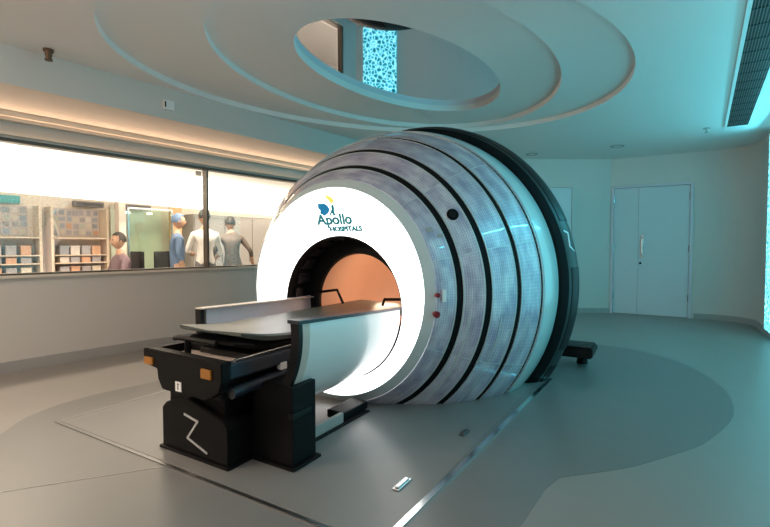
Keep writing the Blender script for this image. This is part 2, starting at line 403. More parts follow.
for (x, y), lb in (((2.69, 8.57), 'small round ceiling light just above the machine ring'), ((3.92, 7.89), 'small round ceiling light in front of the double door')):
    t = empty('ceiling_light', (x, y, H), 0, lb, 'light', 'recessed ceiling lights')
    bm = bmesh.new()
    pr = [(.105, -.0), (.105, -.012), (.075, -.012), (.07, -.001)]
    rows = [[bm.verts.new((r * math.cos(2 * PI * k / 32), r * math.sin(2 * PI * k / 32), z)) for k in range(32)] for r, z in pr]
    for a, b in zip(rows, rows[1:]):
        for k in range(32): bm.faces.new((a[k], a[(k + 1) % 32], b[(k + 1) % 32], b[k]))
    link('bezel', bm, 'base', t, True)
    bm = bmesh.new(); cyl(bm, (0, 0, -.006), (0, 0, 1), .07, .004, 32); link('diffuser', bm, 'ceil', t)
def sprinkler(loc, label, m='steel'):
    t = empty('sprinkler', loc, 0, label, 'sprinkler')
    bm = bmesh.new(); cyl(bm, (0, 0, -.008), (0, 0, 1), .045, .008); link('escutcheon', bm, m, t, True)
    bm = bmesh.new(); cyl(bm, (0, 0, -.06), (0, 0, 1), .014, .055, 12); cyl(bm, (0, 0, -.066), (0, 0, 1), .032, .006); link('head', bm, m, t, True)
sprinkler((4.61, 6.71, H), 'tiny sprinkler head in ceiling beside the long air vent', 'base')
t = empty('nozzle', (-2.90, 4.06, H), 0, 'small brown nozzle hanging from ceiling at the bulkhead corner', 'nozzle')
bm = bmesh.new(); cyl(bm, (0, 0, -.02), (0, 0, 1), .04, .02); link('flange', bm, 'bronze', t, True)
bm = bmesh.new(); cyl(bm, (0, 0, -.085), (0, 0, 1), .022, .07, 14, .03); cyl(bm, (0, 0, -.095), (0, 0, 1), .03, .012); link('head', bm, 'bronze', t, True)
t = empty('smoke_sensor', W(2.55, -4.93, 2.815), -WA, 'small white square sensor box on the pale bulkhead', 'sensor')
bm = bmesh.new(); box(bm, -.002, .035, -.055, .055, -.05, .05, .006); link('housing', bm, 'white', t)
bm = bmesh.new(); box(bm, .035, .038, -.05, -.035, -.03, .03); link('lens', bm, 'black', t)

# floor clips in front of the machine
for (s, l, ln), lb, m in (((-.903, 1.18, .075), 'bright steel floor clip nearest the viewer inside the metal strip', 'steel'), ((-.07, 1.215, .055), 'dark floor clip farther along beside the machine', 'trim')):
    t = empty('floor_clip', M(s, l, .004), ROT, lb, 'clip', None)
    bm = bmesh.new(); box(bm, -.022, .022, -ln, ln, 0, .008, .003); link('plate', bm, m, t)
    bm = bmesh.new(); box(bm, -.012, .012, -ln * .8, ln * .8, .008, .016, .003); link('lever', bm, m, t)

# ------------------------------------------------------------------ the machine
mach = empty('radiosurgery_machine', M(0, 0, 0), ROT, 'huge round white and black scanner-like radiosurgery machine with glowing white face', 'medical machine')
ZC = .926
PR = [(0, .867), (.05, .931), (.215, 1.062), (.389, 1.232), (.652, 1.393), (.933, 1.508), (1.16, 1.552), (1.375, 1.560)]
def prof(s):
    # monotone cubic through PR
    n = len(PR); 
    if s <= PR[0][0]: return PR[0][1]
    for i in range(n - 1):
        if s <= PR[i + 1][0]:
            def sl(j):
                a, b = PR[max(j - 1, 0)], PR[min(j + 1, n - 1)]; return (b[1] - a[1]) / (b[0] - a[0])
            (x0, y0), (x1, y1) = PR[i], PR[i + 1]; h = x1 - x0; t = (s - x0) / h
            return (2*t**3-3*t*t+1)*y0 + (t**3-2*t*t+t)*h*sl(i) + (-2*t**3+3*t*t)*y1 + (t**3-t*t)*h*sl(i+1)
    return PR[-1][1]
def revolve(bm, pr, t0=0.0, t1=360.0, n=192, zc=ZC, closed=True, clip=True, uvoff=0.0):
    """closed outline pr of (s, r) turned about the axis; local x = right, y = along the axis"""
    full = abs(t1 - t0) >= 359.99
    cnt = max(3, int(n * abs(t1 - t0) / 360)); m = cnt if full else cnt + 1
    uvl = bm.loops.layers.uv.verify()
    rows = []
    for k in range(m):
        a = R(t0 + (t1 - t0) * k / cnt)
        rows.append([bm.verts.new((r * math.cos(a), s, zc + r * math.sin(a))) for s, r in pr])
    arc = [0]
    for (a, b), (c, d) in zip(pr, pr[1:]): arc.append(arc[-1] + math.hypot(c - a, d - b))
    L = len(pr); rng = range(L) if closed else range(L - 1)
    for k in range(cnt):
        A = rows[k]; B = rows[(k + 1) % m]
        for j in rng:
            j2 = (j + 1) % L
            f = bm.faces.new((A[j], B[j], B[j2], A[j2]))
            th0 = R(t0 + (t1 - t0) * k / cnt) * 1.4; th1 = R(t0 + (t1 - t0) * (k + 1) / cnt) * 1.4
            vj, vj2 = arc[j] + uvoff, (arc[j2] if j2 else arc[-1] + .02) + uvoff
            for lp, uv in zip(f.loops, ((th0, vj), (th1, vj), (th1, vj2), (th0, vj2))): lp[uvl].uv = uv
    if not full and closed:
        bm.faces.new(rows[0]); bm.faces.new(rows[-1][::-1])
    if clip: clipz(bm)
    return bm
def clipz(bm, z=.004):
    r = bmesh.ops.bisect_plane(bm, geom=bm.verts[:] + bm.edges[:] + bm.faces[:], plane_co=(0, 0, z), plane_no=(0, 0, -1), clear_outer=True)
def skin(s0, s1, d0=0.0, d1=.022, n=8):
    """outline between s0 and s1 that follows the profile, d0 below the surface, d1 thick"""
    ss = [s0 + (s1 - s0) * k / n for k in range(n + 1)]
    def off(s, d):
        e = .01; a, b = max(s - e, PR[0][0]), min(s + e, PR[-1][0]); tx, ty = b - a, prof(b) - prof(a); l = math.hypot(tx, ty)
        return (s + ty / l * d, prof(s) - tx / l * d)
    return [off(s, d0) for s in ss] + [off(s, d0 + d1) for s in reversed(ss)]

# luminous dish: rolled outer edge at s 0, inner lip recessed round the bore
BZ, BR, BS = .78, .606, .13
bm = bmesh.new(); NF = 144; rows = []
seq = [(0.02, 0.0, .867), (0.0, .0, .862), (.004, .06, None), (.03, .35, None), (.065, .65, None), (.105, .9, None), (.125, .98, None), (.16, 1.0, None)]
for s, t, r in seq:
    row = []
    for k in range(NF):
        a = 2 * PI * k / NF
        if r: x, z = r * math.cos(a), ZC + r * math.sin(a)
        else:
            rr = .867 * (1 - t) + BR * t; zz = ZC * (1 - t) + BZ * t; x, z = rr * math.cos(a), zz + rr * math.sin(a)
        row.append(bm.verts.new((x, s, z)))
    rows.append(row)
for a, b in zip(rows, rows[1:]):
    for k in range(NF): bm.faces.new((a[k], a[(k + 1) % NF], b[(k + 1) % NF], b[k]))
clipz(bm); face = link('face_ring', bm, 'face', mach, True); face['label'] = 'glowing white ring face around the opening'
def dish_s(x, z):     # depth of the dish surface at a point
    best = 0; lo, hi = 0.0, 1.0
    for _ in range(30):
        t = (lo + hi) / 2; rr = .867 * (1 - t) + BR * t; zz = ZC * (1 - t) + BZ * t
        if math.hypot(x, z - zz) > rr: hi = t
        else: lo = t
    t = (lo + hi) / 2
    ks = [(0, 0), (.06, .004), (.35, .03), (.65, .065), (.9, .105), (.98, .125), (1, .16)]
    for (a, b), (c, d) in zip(ks, ks[1:]):
        if t <= c: return b + (d - b) * (t - a) / (c - a)
    return .13
# pale rim band
bm = bmesh.new(); revolve(bm, [(s, prof(s)) for s in (.0, .015, .03, .045, .055)] + [(.055, .91), (.03, .89), (.012, .863)]); o = link('rim_band', bm, 'rim', mach, True)
# shell bands with meridian joints
cuts = [.055, .215, .389, .652, .933, 1.352]
gap = [.0, .021, .023, .023, .017, .0]
joints = [-25.0, 16.5, 47.0, 133.0, 205.0, 270.0]  # the joint just above mid-height models a cyan reflection as a seam
for i in range(5):
    a = cuts[i] + gap[i] + (.004 if i == 0 else 0); b = cuts[i + 1] - gap[i + 1]
    if i == 4: b = 1.352
    js = joints
    for j in range(len(js)):
        t0 = js[j]; t1 = js[(j + 1) % len(js)]
        if t1 < t0: t1 += 360
        bm = bmesh.new(); revolve(bm, skin(a, b, 0, .02), t0 + .12, t1 - .12, uvoff=i * .37 + j * .11)
        if len(bm.verts): link('shell_panel', bm, 'shell', mach, True)
        else: bm.free()
# thin pale edging along each band and joint
bm = bmesh.new()
for i in range(1, 5):
    for s in (cuts[i] - gap[i] - .004, cuts[i] + gap[i] + .004):
        revolve(bm, skin(s - .004, s + .004, -.003, .01, 1), clip=False)
for t in joints:
    for i in range(5):
        a = cuts[i] + gap[i] + .004; b = cuts[i + 1] - gap[i + 1] - .004
        revolve(bm, skin(a, b, -.002, .012, 8), t - .16, t + .16, n=3600, clip=False)
for i in range(1, 5):
    mdl = (cuts[i] + cuts[i + 1]) / 2 - .02
    revolve(bm, skin(mdl - .006, mdl + .006, -.002, .01, 1), -62, -8, clip=False)
clipz(bm); link('edging', bm, mat('pale_edging', (.52, .58, .60), .3, .3), mach, True)
for i in range(1, 5):
    bm = bmesh.new(); revolve(bm, skin(cuts[i] - gap[i], cuts[i] + gap[i], .006, .03, 2)); link('dark_band', bm, 'matt', mach, True)
# glossy end band next to the black flange
bm = bmesh.new(); revolve(bm, skin(.975, 1.352, -.004, .012, 6)); o = link('end_band', bm, 'rim', mach, True)
# black flange and heavy rear ring
RP = [(1.425, 1.625), (1.45, 1.650), (1.50, 1.672), (1.56, 1.688), (1.62, 1.694), (1.68, 1.688), (1.74, 1.62), (1.78, 1.50)]
def ringr(q):
    for (a, b), (c, d) in zip(RP, RP[1:]):
        if q <= c: return b + (d - b) * (q - a) / (c - a)
    return 1.5
bm = bmesh.new(); revolve(bm, [(1.352, 1.50), (1.352, 1.567), (1.375, 1.60), (1.425, 1.642), (1.425, 1.50)]); link('flange_ring', bm, 'matt', mach, True)
bm = bmesh.new(); revolve(bm, [(1.425, 1.45)] + RP + [(1.78, 1.45)]); link('rear_ring', bm, 'green', mach, True)
for t0, t1 in ((21.5, 96), (-21, 6.3), (104, 160), (-60, -27)):
    ss = [1.47, 1.50, 1.53, 1.56, 1.60, 1.64]
    bm = bmesh.new(); revolve(bm, [(q, ringr(q) + .006) for q in ss] + [(q, ringr(q) - .01) for q in reversed(ss)], t0, t1)
    link('ring_cover', bm, 'satin', mach, True)
bm = bmesh.new(); revolve(bm, [(1.78, 1.56), (1.95, 1.50), (2.2, 1.34), (2.4, 1.08), (2.5, .75), (2.5, .0005), (2.45, .0005), (2.45, .7), (1.9, 1.4), (1.78, 1.50)]); link('rear_dome', bm, 'satin', mach, True)
# bolt-like mark on the rear ring
def stroke(bm, pts, wd, th, f):
    for a, b in zip(pts, pts[1:]):
        a = Vector(a); b = Vector(b); d = (b - a).normalized(); n = Vector((-d.y, d.x)) * wd
        q = [a + n - d * wd * .5, b + n + d * wd * .5, b - n + d * wd * .5, a - n - d * wd * .5]
        A = [bm.verts.new(f(p.x, p.y, 0)) for p in q]; B = [bm.verts.new(f(p.x, p.y, th)) for p in q]
        bm.faces.new(A); bm.faces.new(B[::-1])
        for k in range(4): bm.faces.new((A[k], A[(k + 1) % 4], B[(k + 1) % 4], B[k]))
bm = bmesh.new()
def onring(u, v, t):       # u across (s), v angle
    th = R(v); r = 1.699 + t; return (r * math.cos(th), u, ZC + r * math.sin(th))
def onring(u, v, t):
    a = R(14.5) + v / 1.69; r = ringr(u) + .001 + t; return (r * math.cos(a), u, ZC + r * math.sin(a))
stroke(bm, [(1.475, .115), (1.53, .085), (1.50, -.045), (1.57, -.09)], .008, .004, onring); link('zigzag_mark', bm, 'silver', mach)
# camera port, buttons, switch plate
def surf(s, thd, up=0.0):
    e = .01; tx, ty = 2 * e, prof(s + e) - prof(s - e); l = math.hypot(tx, ty); ns, nr = -ty / l, tx / l
    a = R(thd); r = prof(s) + nr * up
    return Vector((r * math.cos(a), s + ns * up, ZC + r * math.sin(a))), Vector((nr * math.cos(a), ns, nr * math.sin(a)))
p, n = surf(.30, 33, -.01)
bm = bmesh.new(); cyl(bm, p, n, .048, .016, 32); link('camera_port', bm, 'black', mach, True)
p, n = surf(.30, 33, .004)
bm = bmesh.new(); cyl(bm, p, n, .024, .006, 24); o = link('camera_lens', bm, 'satin', mach, True)
for s, th, r1 in ((.058, 1.0, .015), (.058, -7.6, .022)):
    p, n = surf(s, th, -.01)
    bm = bmesh.new(); cyl(bm, p, n, r1, .03, 20); cyl(bm, p + n * .03, n, r1 * 1.15, .016, 20); o = link('emergency_button', bm, 'red', mach, True); o['label'] = 'dark red push button'
p, n = surf(.105, .5, 0)
bm = bmesh.new()
u = Vector((0, 0, 1)); v = n.cross(u).normalized(); u = v.cross(n).normalized()
def plate(bm, p, n, u, v, a, b, t):
    q = [p + v * x * a + u * y * b + n * z for z in (-.01, t) for x, y in ((-1, -1), (1, -1), (1, 1), (-1, 1))]
    V = [bm.verts.new(x) for x in q]
    for f in ((3, 2, 1, 0), (4, 5, 6, 7), (0, 1, 5, 4), (1, 2, 6, 5), (2, 3, 7, 6), (3, 0, 4, 7)): bm.faces.new([V[k] for k in f])
plate(bm, p, n, u, v, .016, .045, .012); link('switch_plate', bm, 'white', mach)
p, n = surf(.15, 28, 0); u = Vector((0, 0, 1)); v = n.cross(u).normalized(); u = v.cross(n).normalized()
for dx, sz in ((-.03, .022), (.05, .026)):
    bm = bmesh.new(); plate(bm, p + v * dx + u * dx * .6, n, u, v, sz, sz * .7, .004); link('sensor_window', bm, 'base', mach)

# bore: black stepped lining, peach chamber
def bring(bm, pr, t0=0, t1=360, n=96): return revolve(bm, pr, t0, t1, n, zc=BZ, closed=True, clip=True)
bm = bmesh.new(); bring(bm, [(.125, .606), (.40, .600), (.40, .462), (.425, .455), (.44, .455), (.44, .70), (.125, .70)])
link('bore_lining', bm, 'black', mach, True)
k = 0
for t in range(-150, 210, 15):                # raised blocks round the lining
    if not (-10 < t % 360 < 200): continue
    k += 1
    bm = bmesh.new(); bring(bm, [(.22, .601), (.22, .585), (.32 + .03 * (k % 3), .583), (.32 + .03 * (k % 3), .600)], t + 2, t + 12.5, 240)
    link('lining_block', bm, mat('lining_block', (.03, .03, .035), .25, .3) if k == 1 else bpy.data.materials['lining_block'], mach, True)
bm = bmesh.new(); revolve(bm, [(.44, .50), (1.0, .56), (1.3, .52), (1.5, .38), (1.58, .18), (1.6, .0005), (1.64, .0005), (1.62, .2), (1.54, .42), (1.33, .56), (1.0, .60), (.44, .54)], zc=BZ, n=96)
ch = link('chamber', bm, 'peach', mach, True); ch['label'] = 'warm peach inner chamber'
bm = bmesh.new(); revolve(bm, [(.66, .53), (1.0, .53), (1.35, .48), (1.35, .45), (1.0, .50), (.66, .50)], -40, 66, 96, zc=BZ); link('collimator_cover', bm, 'peach2', mach, True)
def point(name, loc, power, col, r=.06, parent=None):
    d = bpy.data.lights.new(name, 'POINT'); d.energy = power; d.color = col; d.shadow_soft_size = r
    o = bpy.data.objects.new(name, d); COL.objects.link(o); o.location = loc; o.parent = parent; return o
point('chamber_lamp', (-.05, 1.0, .86), BORE_W, (1, .72, .48), .14, mach)

# logo on the face
def text_mesh(txt, size, off):
    cu = bpy.data.curves.new('text', 'FONT'); cu.body = txt; cu.size = size; cu.offset = off; cu.extrude = .0
    cu.resolution_u = 4
    o = bpy.data.objects.new('text', cu); COL.objects.link(o)
    dg = bpy.context.evaluated_depsgraph_get(); me = bpy.data.meshes.new_from_object(o.evaluated_get(dg))
    bpy.data.objects.remove(o); bpy.data.curves.remove(cu); return me
def put_text(name, txt, x0, x1, z0, z1, m):
    me = text_mesh(txt, .1, .0035 if txt[1] == 'p' else .006); xs = [v.co.x for v in me.vertices]; ys = [v.co.y for v in me.vertices]
    capy = max(ys)
    for v in me.vertices:
        x = x0 + (v.co.x - min(xs)) / (max(xs) - min(xs)) * (x1 - x0); z = z0 + v.co.y / capy * (z1 - z0)
        v.co = (x, dish_s(x, z) - .005, z)
    bm = bmesh.new(); bm.from_mesh(me); bpy.data.meshes.remove(me)
    r = bmesh.ops.extrude_face_region(bm, geom=bm.faces[:])
    bmesh.ops.translate(bm, verts=[g for g in r['geom'] if isinstance(g, bmesh.types.BMVert)], vec=(0, .006, 0))
    return link(name, bm, m, mach)
put_text('name_lettering', 'Apollo', -.195, .175, 1.492, 1.578, 'teal')
put_text('name_lettering', 'HOSPITALS', -.078, .268, 1.432, 1.474, 'teal')
def patch(name, pts, m):
    pts = [((x + .16) * 1.12 - .145, (z - 1.58) * 1.12 + 1.562) for x, z in pts]
    bm = bmesh.new(); A = [bm.verts.new((x, dish_s(x, z) - .006, z)) for x, z in pts]; B = [bm.verts.new((x, dish_s(x, z) + .004, z)) for x, z in pts]
    bm.faces.new(A); bm.faces.new(B[::-1]); n = len(pts)
    for i in range(n): bm.faces.new((A[i], A[(i + 1) % n], B[(i + 1) % n], B[i]))
    return link(name, bm, m, mach)
patch('emblem_head', [(-.165, 1.672), (-.105, 1.672), (-.078, 1.655), (-.066, 1.63), (-.075, 1.61), (-.09, 1.595), (-.105, 1.59), (-.118, 1.578), (-.135, 1.588), (-.158, 1.60), (-.150, 1.62), (-.168, 1.64)], 'blue')
patch('emblem_figure', [(-.082, 1.578), (-.070, 1.578), (-.048, 1.602), (-.04, 1.585), (-.03, 1.578), (-.018, 1.58), (-.026, 1.605), (-.02, 1.645), (-.03, 1.662), (-.046, 1.652), (-.044, 1.628), (-.06, 1.605)], 'teal')
patch('emblem_flame', [(-.045, 1.668), (-.025, 1.672), (-.012, 1.690), (-.03, 1.712), (-.05, 1.722), (-.075, 1.735), (-.092, 1.715), (-.075, 1.708), (-.06, 1.69)], 'yellow')

# rear foot of the machine
bm = bmesh.new(); prism(bm, [(2.15, .12), (2.15, .24), (2.38, .265), (2.58, .21), (2.62, .14)], 1.15, 1.76, 'x', .015)
o = link('outrigger', bm, 'satin', mach, True)
bm = bmesh.new(); cyl(bm, (1.62, 2.46, 0.004), (0, 0, 1), .06, .13, 20, .045); link('outrigger_foot', bm, 'black', mach, True)
bm = bmesh.new(); box(bm, .2, 1.2, 2.2, 2.5, .02, .26, .01); link('outrigger_beam', bm, 'satin', mach)

# ------------------------------------------------------------------ the treatment couch
co = empty('treatment_couch', M(-1.0, 0, 0), ROT, 'black based patient couch with grey-green tabletop sliding into the glowing ring', 'treatment couch')
OS = 1.0     # local y = s + 1
def cb(name, m, *boxes, bev=.008, parent=None, smooth=False):
    bm = bmesh.new()
    for b in boxes: box(bm, b[0], b[1], b[2] + OS, b[3] + OS, b[4], b[5], bev)
    return link(name, bm, m, parent or co, smooth)
# base cover: block with sloping, rounded top edge to the right
def xz(name, m, pts, s0, s1, bev=.006, parent=None):
    bm = bmesh.new(); prism(bm, pts, s0 + OS, s1 + OS, 'y', bev); return link(name, bm, m, parent or co)
def yz(name, m, pts, l0, l1, bev=.006, parent=None):
    bm = bmesh.new(); prism(bm, [(s + OS, z) for s, z in pts], l0, l1, 'x', bev); return link(name, bm, m, parent or co)
base = xz('base_cover', 'black', [(-.385, .022), (.235, .022), (.235, .24), (.20, .28), (-.12, .365), (-.34, .31), (-.385, .27)], -1.28, -.82)
cb('base_plate', 'black', (-.40, .25, -1.295, -.80, 0.004, .022), (.20, .585, -1.11, -.86, 0.004, .022), bev=.004)
cb('column', 'black', (-.375, .16, -1.235, -.75, .25, .60), bev=.02)
bm = bmesh.new(); f = lambda x, z, t: (x, -1.281 + OS - t, z)
stroke(bm, [(-.155, .262), (-.03, .238), (-.128, .118), (.052, .062)], .0065, .004, f); o = link('zigzag_mark', bm, 'silver', co); o['label'] = 'thin silver zigzag line'
cb('label_plate', 'white', (-.065, -.012, -1.404, -1.400, .455, .512), bev=0)
cb('label_symbol', 'black', (-.041, -.036, -1.4065, -1.404, .466, .488), (-.0435, -.0335, -1.4065, -1.404, .492, .502), bev=0)
cb('pillar', 'black', (.24, .56, -1.09, -.88, .022, .49), bev=.008)
cb('pillar_notch', 'satin', (.53, .568, -1.095, -.93, .30, .335), bev=.004)
cb('link_body', 'black', (-.15, .20, -.98, -.10, .27, .52), bev=.02)
# front beam with corbel and lights
xz('front_beam', 'black', [(-.385, .675), (-.385, .60), (-.36, .575), (-.25, .56), (-.24, .50), (-.20, .44), (.20, .44), (.31, .50), (.335, .56), (.335, .665)], -1.40, -1.33)
cb('side_arm', 'black', (-.385, -.345, -1.34, -.95, .605, .665), bev=.006)
cb('side_arm', 'navy', (.255, .335, -1.36, -.72, .56, .648), bev=.01)
cb('tray', 'beige', (-.34, .22, -1.33, -1.05, .585, .612), bev=.005)
cb('tray_edge', 'black', (-.34, .26, -1.10, -1.03, .60, .66), bev=.006)
bm = bmesh.new(); tube(bm, [(-.30, -1.24 + OS, .715), (-.26, -1.24 + OS, .722), (.10, -1.24 + OS, .722)], .016, 10); tube(bm, [(-.17, -1.24 + OS, .61), (-.17, -1.24 + OS, .72)], .02, 10); link('grab_bar', bm, 'black', co, True)
for l0 in (-.362, .172):
    cb('warning_light', 'amber', (l0, l0 + .085, -1.412, -1.398, .58 if l0 < 0 else .565, .625 if l0 < 0 else .62), bev=.004)
bm = bmesh.new(); tube(bm, [(.29, -1.30 + OS, .47), (.29, -.70 + OS, .50)], .036, 16); link('guide_tube', bm, 'navy', co, True)
bm = bmesh.new(); tube(bm, [(.30, -1.28 + OS, .655), (.30, -.78 + OS, .662)], .007, 8); link('guide_rail', bm, 'steel', co, True)
cb('stop_block', 'white', (.305, .345, -.95, -.90, .53, .575), bev=.004)
cb('lower_body', 'black', (-.22, .25, -1.33, -.70, .42, .60), bev=.015)
cb('lift_housing', 'satin', (-.22, .24, -1.12, .30, .52, .655), bev=.02)
# tabletop: long padded board, tip turned up
def board(name, m, z0, th, w, s0, s1, lift=.0, tipw=.7, par=None):
    bm = bmesh.new(); n = 28; rows = []
    for i in range(n + 1):
        s = s0 + (s1 - s0) * i / n
        u = max(0, 1 - (s - s0) / .55)
        ww = w * (1 - (1 - tipw) * max(0, 1 - (s - s0) / .10) ** 2)
        zz = z0 + lift * u * u
        t = th * (1 - .45 * max(0, 1 - (s - s0) / .1))
        prof_ = [(-ww, zz - t * .3), (-ww * .97, zz), (-ww * .6, zz - .004), (0, zz - .012), (ww * .6, zz - .004), (ww * .97, zz), (ww, zz - t * .3), (ww * .96, zz - t), (-ww * .96, zz - t)]
        rows.append([bm.verts.new((x, s + OS, z)) for x, z in prof_])
    for a, b in zip(rows, rows[1:]):
        for k in range(9): bm.faces.new((a[k], a[(k + 1) % 9], b[(k + 1) % 9], b[k]))
    bm.faces.new(rows[0]); bm.faces.new(rows[-1][::-1])
    return link(name, bm, m, par or co, True)
board('tabletop', 'pad', .748, .04, .35, -1.215, .95, .052, .82)
board('board_tray', 'black', .70, .04, .30, -1.20, .90, .03)
# curved side shields
def cut_top(bm, top):
    a = Vector((0, 0, top(0))); b = Vector((0, 1, top(1))); n = Vector((1, 0, 0)).cross(b - a)
    g = bmesh.ops.bisect_plane(bm, geom=bm.verts[:] + bm.edges[:] + bm.faces[:], plane_co=a, plane_no=n, clear_outer=True)
    bmesh.ops.edgeloop_fill(bm, edges=[e for e in bm.edges if e.is_boundary])
def shield(name, t0, t1, s0, s1, mirror=False, rail='navy'):
    def th(a): return 180 - a if mirror else a
    def top(y): return (.838 - .022 * (y - .14)) if mirror else (.856 - .045 * (y + .08))
    bm = bmesh.new(); revolve(bm, [(s0 + .10 + OS, .600), (s1 + OS, .600), (s1 + OS, .572), (s0 + .10 + OS, .572)], th(t0), th(t1), 144, zc=BZ); cut_top(bm, top); sh = link('side_shield', bm, 'white', co, True)
    bm = bmesh.new(); revolve(bm, [(s0 + .035 + OS, .602), (s0 + .10 + OS, .602), (s0 + .10 + OS, .570), (s0 + .035 + OS, .570)], th(t0), th(t1), 144, zc=BZ); cut_top(bm, top); link('shield_edge', bm, 'beige', sh, True)
    bm = bmesh.new(); revolve(bm, [(s0 + OS, .604), (s0 + .035 + OS, .604), (s0 + .035 + OS, .545), (s0 + OS, .545)], th(t0), th(t1), 144, zc=BZ); cut_top(bm, top); link('end_trim', bm, 'satin', sh, True)
    sg = -1 if mirror else 1; th0 = .022 if not mirror else .010
    bm = bmesh.new(); box(bm, *(sorted((sg * .515, sg * .608))), s0 + OS, s1 + OS, 0, th0, .003)
    for q in bm.verts: q.co.z += top(q.co.y)
    link('top_rail', bm, rail, sh)
    return sh
shield('side_shield', -82, 12, -1.08, .11)
sh2 = shield('side_shield', -40, 12, -.86, .50, True, 'beige')
# white liner inside the left shield and dark posts
bm = bmesh.new(); revolve(bm, [(-.80 + OS, .571), (.46 + OS, .571), (.46 + OS, .556), (-.80 + OS, .556)], 175, 215, 144, zc=BZ); link('inner_liner', bm, 'lav', sh2, True)
cb('liner_post', 'black', (-.56, -.50,   .44, .50, .72, .87), bev=.006, parent=sh2)
# grab handles on the board
for pts in ([(-.53, .46, .855), (-.25, .42, .895), (-.18, .42, .77)], [(.25, .42, .78), (.27, .42, .835), (.50, .40, .85)]):
    bm = bmesh.new(); tube(bm, [(a, b + OS, c) for a, b, c in pts], .013, 8); link('grab_handle', bm, 'black', co, True)
# floor guide beside the pillar
cb('floor_guide', 'base', (.36, .39, -.87, -.36, .012, .085), bev=.004)
cb('floor_guide_edge', 'black', (.33, .42, -.87, -.05, .004, .014), bev=.002)
cb('drive_box', 'black', (.22, .38, -.34, -.02, .014, .075), bev=.01)

# ------------------------------------------------------------------ control room beyond the window
bm = bmesh.new(); wbox(bm, -6.5, 11, -9.95, -9.8, 0, 2.95); struct('wall_control_room', bm, mat('control_wall', (.80, .70, .60), .6))
bm = bmesh.new(); wbox(bm, -6.5, 11, -9.8, -6.15, 2.68, 2.8); struct('ceiling_control_room', bm, 'ceil')
bm = bmesh.new(); wbox(bm, 10.9, 11, -9.8, -6.15, 0, 2.8); wbox(bm, -6.6, -6.5, -9.8, -6.15, 0, 2.8); struct('wall_control_room_end', bm, 'wall')
A_ = Vector((-5.17, 6.225, 0)); B_ = Vector((-2.48, 11.5, 0)); d = (B_ - A_).normalized()
bm = bmesh.new(); wallseg(bm, A_ - d * 5.5, A_ + d * 8.5, 2.05, 2.68, .10, 1)
tag(link('light_fascia', bm, 'fascia'), 'bright white luminous band across the top of the control room', 'light')
def wthing(name, t, off, label, cat, group=None): return empty(name, W(t, off, 0), -WA, label, cat, group)
# local frame of a wthing: x = towards the treatment room, y = along the wall
C = {}
def cm(key, col, **k):
    if key not in C: C[key] = mat(key, col, .6, **k)
    return C[key]
# pillar
t = wthing('pillar', 3.82, -9.2, 'slim pale pillar seen through the window', 'pillar')
bm = bmesh.new(); box(bm, -.09, .09, -.06, .06, 0, 2.68, .01); link('shaft', bm, cm('pale_pillar', (.80, .70, .62)), t)
bm = bmesh.new(); box(bm, -.10, .10, -.07, .07, 0, .12, .01); link('plinth', bm, 'base', t)
# shelving units with boxes
cols = [(.62, .48, .38), (.38, .36, .38), (.62, .55, .45), (.30, .32, .36), (.60, .35, .22), (.45, .48, .40), (.66, .60, .56), (.36, .33, .34)]
words = ['brown', 'grey', 'cream', 'slate', 'rust', 'olive', 'ivory', 'charcoal']
levels = [.86, 1.02, 1.16, 1.46]
for ui, (ta, tb, nm) in enumerate(((1.05, 2.65, 'left'), (2.82, 3.70, 'right'))):
    t = wthing('shelving_unit', (ta + tb) / 2, -9.62, 'pale wooden shelving at the %s of the slim post, seen through window' % ('left' if ui == 0 else 'right'), 'shelf')
    hw = (tb - ta) / 2
    for z in levels:
        bm = bmesh.new(); box(bm, -.15, .17, -hw, hw, z - .018, z); link('shelf', bm, cm('pale_wood', (.76, .62, .48)), t)
    for y in (-hw, hw):
        bm = bmesh.new(); box(bm, -.15, .17, y - .02, y + .02, 0, 2.0); link('side_panel', bm, C['pale_wood'], t)
    for li, z in enumerate(levels[:3]):
        n = 7 if ui == 0 else 4
        for k in range(n):
            y = -hw + .10 + (2 * hw - .2) * (k + .5) / n; ci = (k * 3 + li * 5 + ui) % 8
            b = wthing('storage_box', (ta + tb) / 2 + y, -9.62, '', 'box', 'boxes on the control room shelves')
            hh = (.09, .10, .16)[li]; b.location.z = z
            b['label'] = '%s box, %s from left on the %s shelf of the %s shelving' % (words[ci], ['first', 'second', 'third', 'fourth', 'fifth', 'sixth', 'seventh'][k], ['lowest seen', 'middle', 'upper'][li], ['left', 'right'][ui])
            bm = bmesh.new(); box(bm, -.12, .13, -.07, .07, .001, hh * .8, .004); link('body', bm, cm('box_' + words[ci], cols[ci]), b)
            bm = bmesh.new(); box(bm, -.125, .135, -.074, .074, hh * .8, hh, .003); link('lid', bm, C['box_' + words[ci]], b)
# notice boards with papers
for ui, (ta, tb) in enumerate(((1.15, 2.55), (2.9, 3.66))):
    t = wthing('notice_board', (ta + tb) / 2, -9.79, 'wall board crowded with small pictures above the %s shelving' % ['left', 'right'][ui], 'notice board')
    hw = (tb - ta) / 2
    bm = bmesh.new(); box(bm, 0, .02, -hw, hw, 1.50, 2.0); link('board', bm, cm('board', (.55, .48, .45)), t)
    nx = 12 if ui == 0 else 7
    for i in range(nx):
        for j in range(4):
            cc = random.choice(cols + [(.75, .72, .70), (.35, .38, .45)]); key = 'paper_%d' % (cols.index(cc) if cc in cols else 9)
            bm = bmesh.new(); y = -hw + 2 * hw * (i + .5) / nx + random.uniform(-.012, .012); z = 1.56 + j * .12 + random.uniform(-.01, .01); a = random.uniform(.03, .05); b2 = random.uniform(.035, .05)
            box(bm, .02, .024, y - a, y + a, z - b2, z + b2); link('picture', bm, cm(key, cc), t)
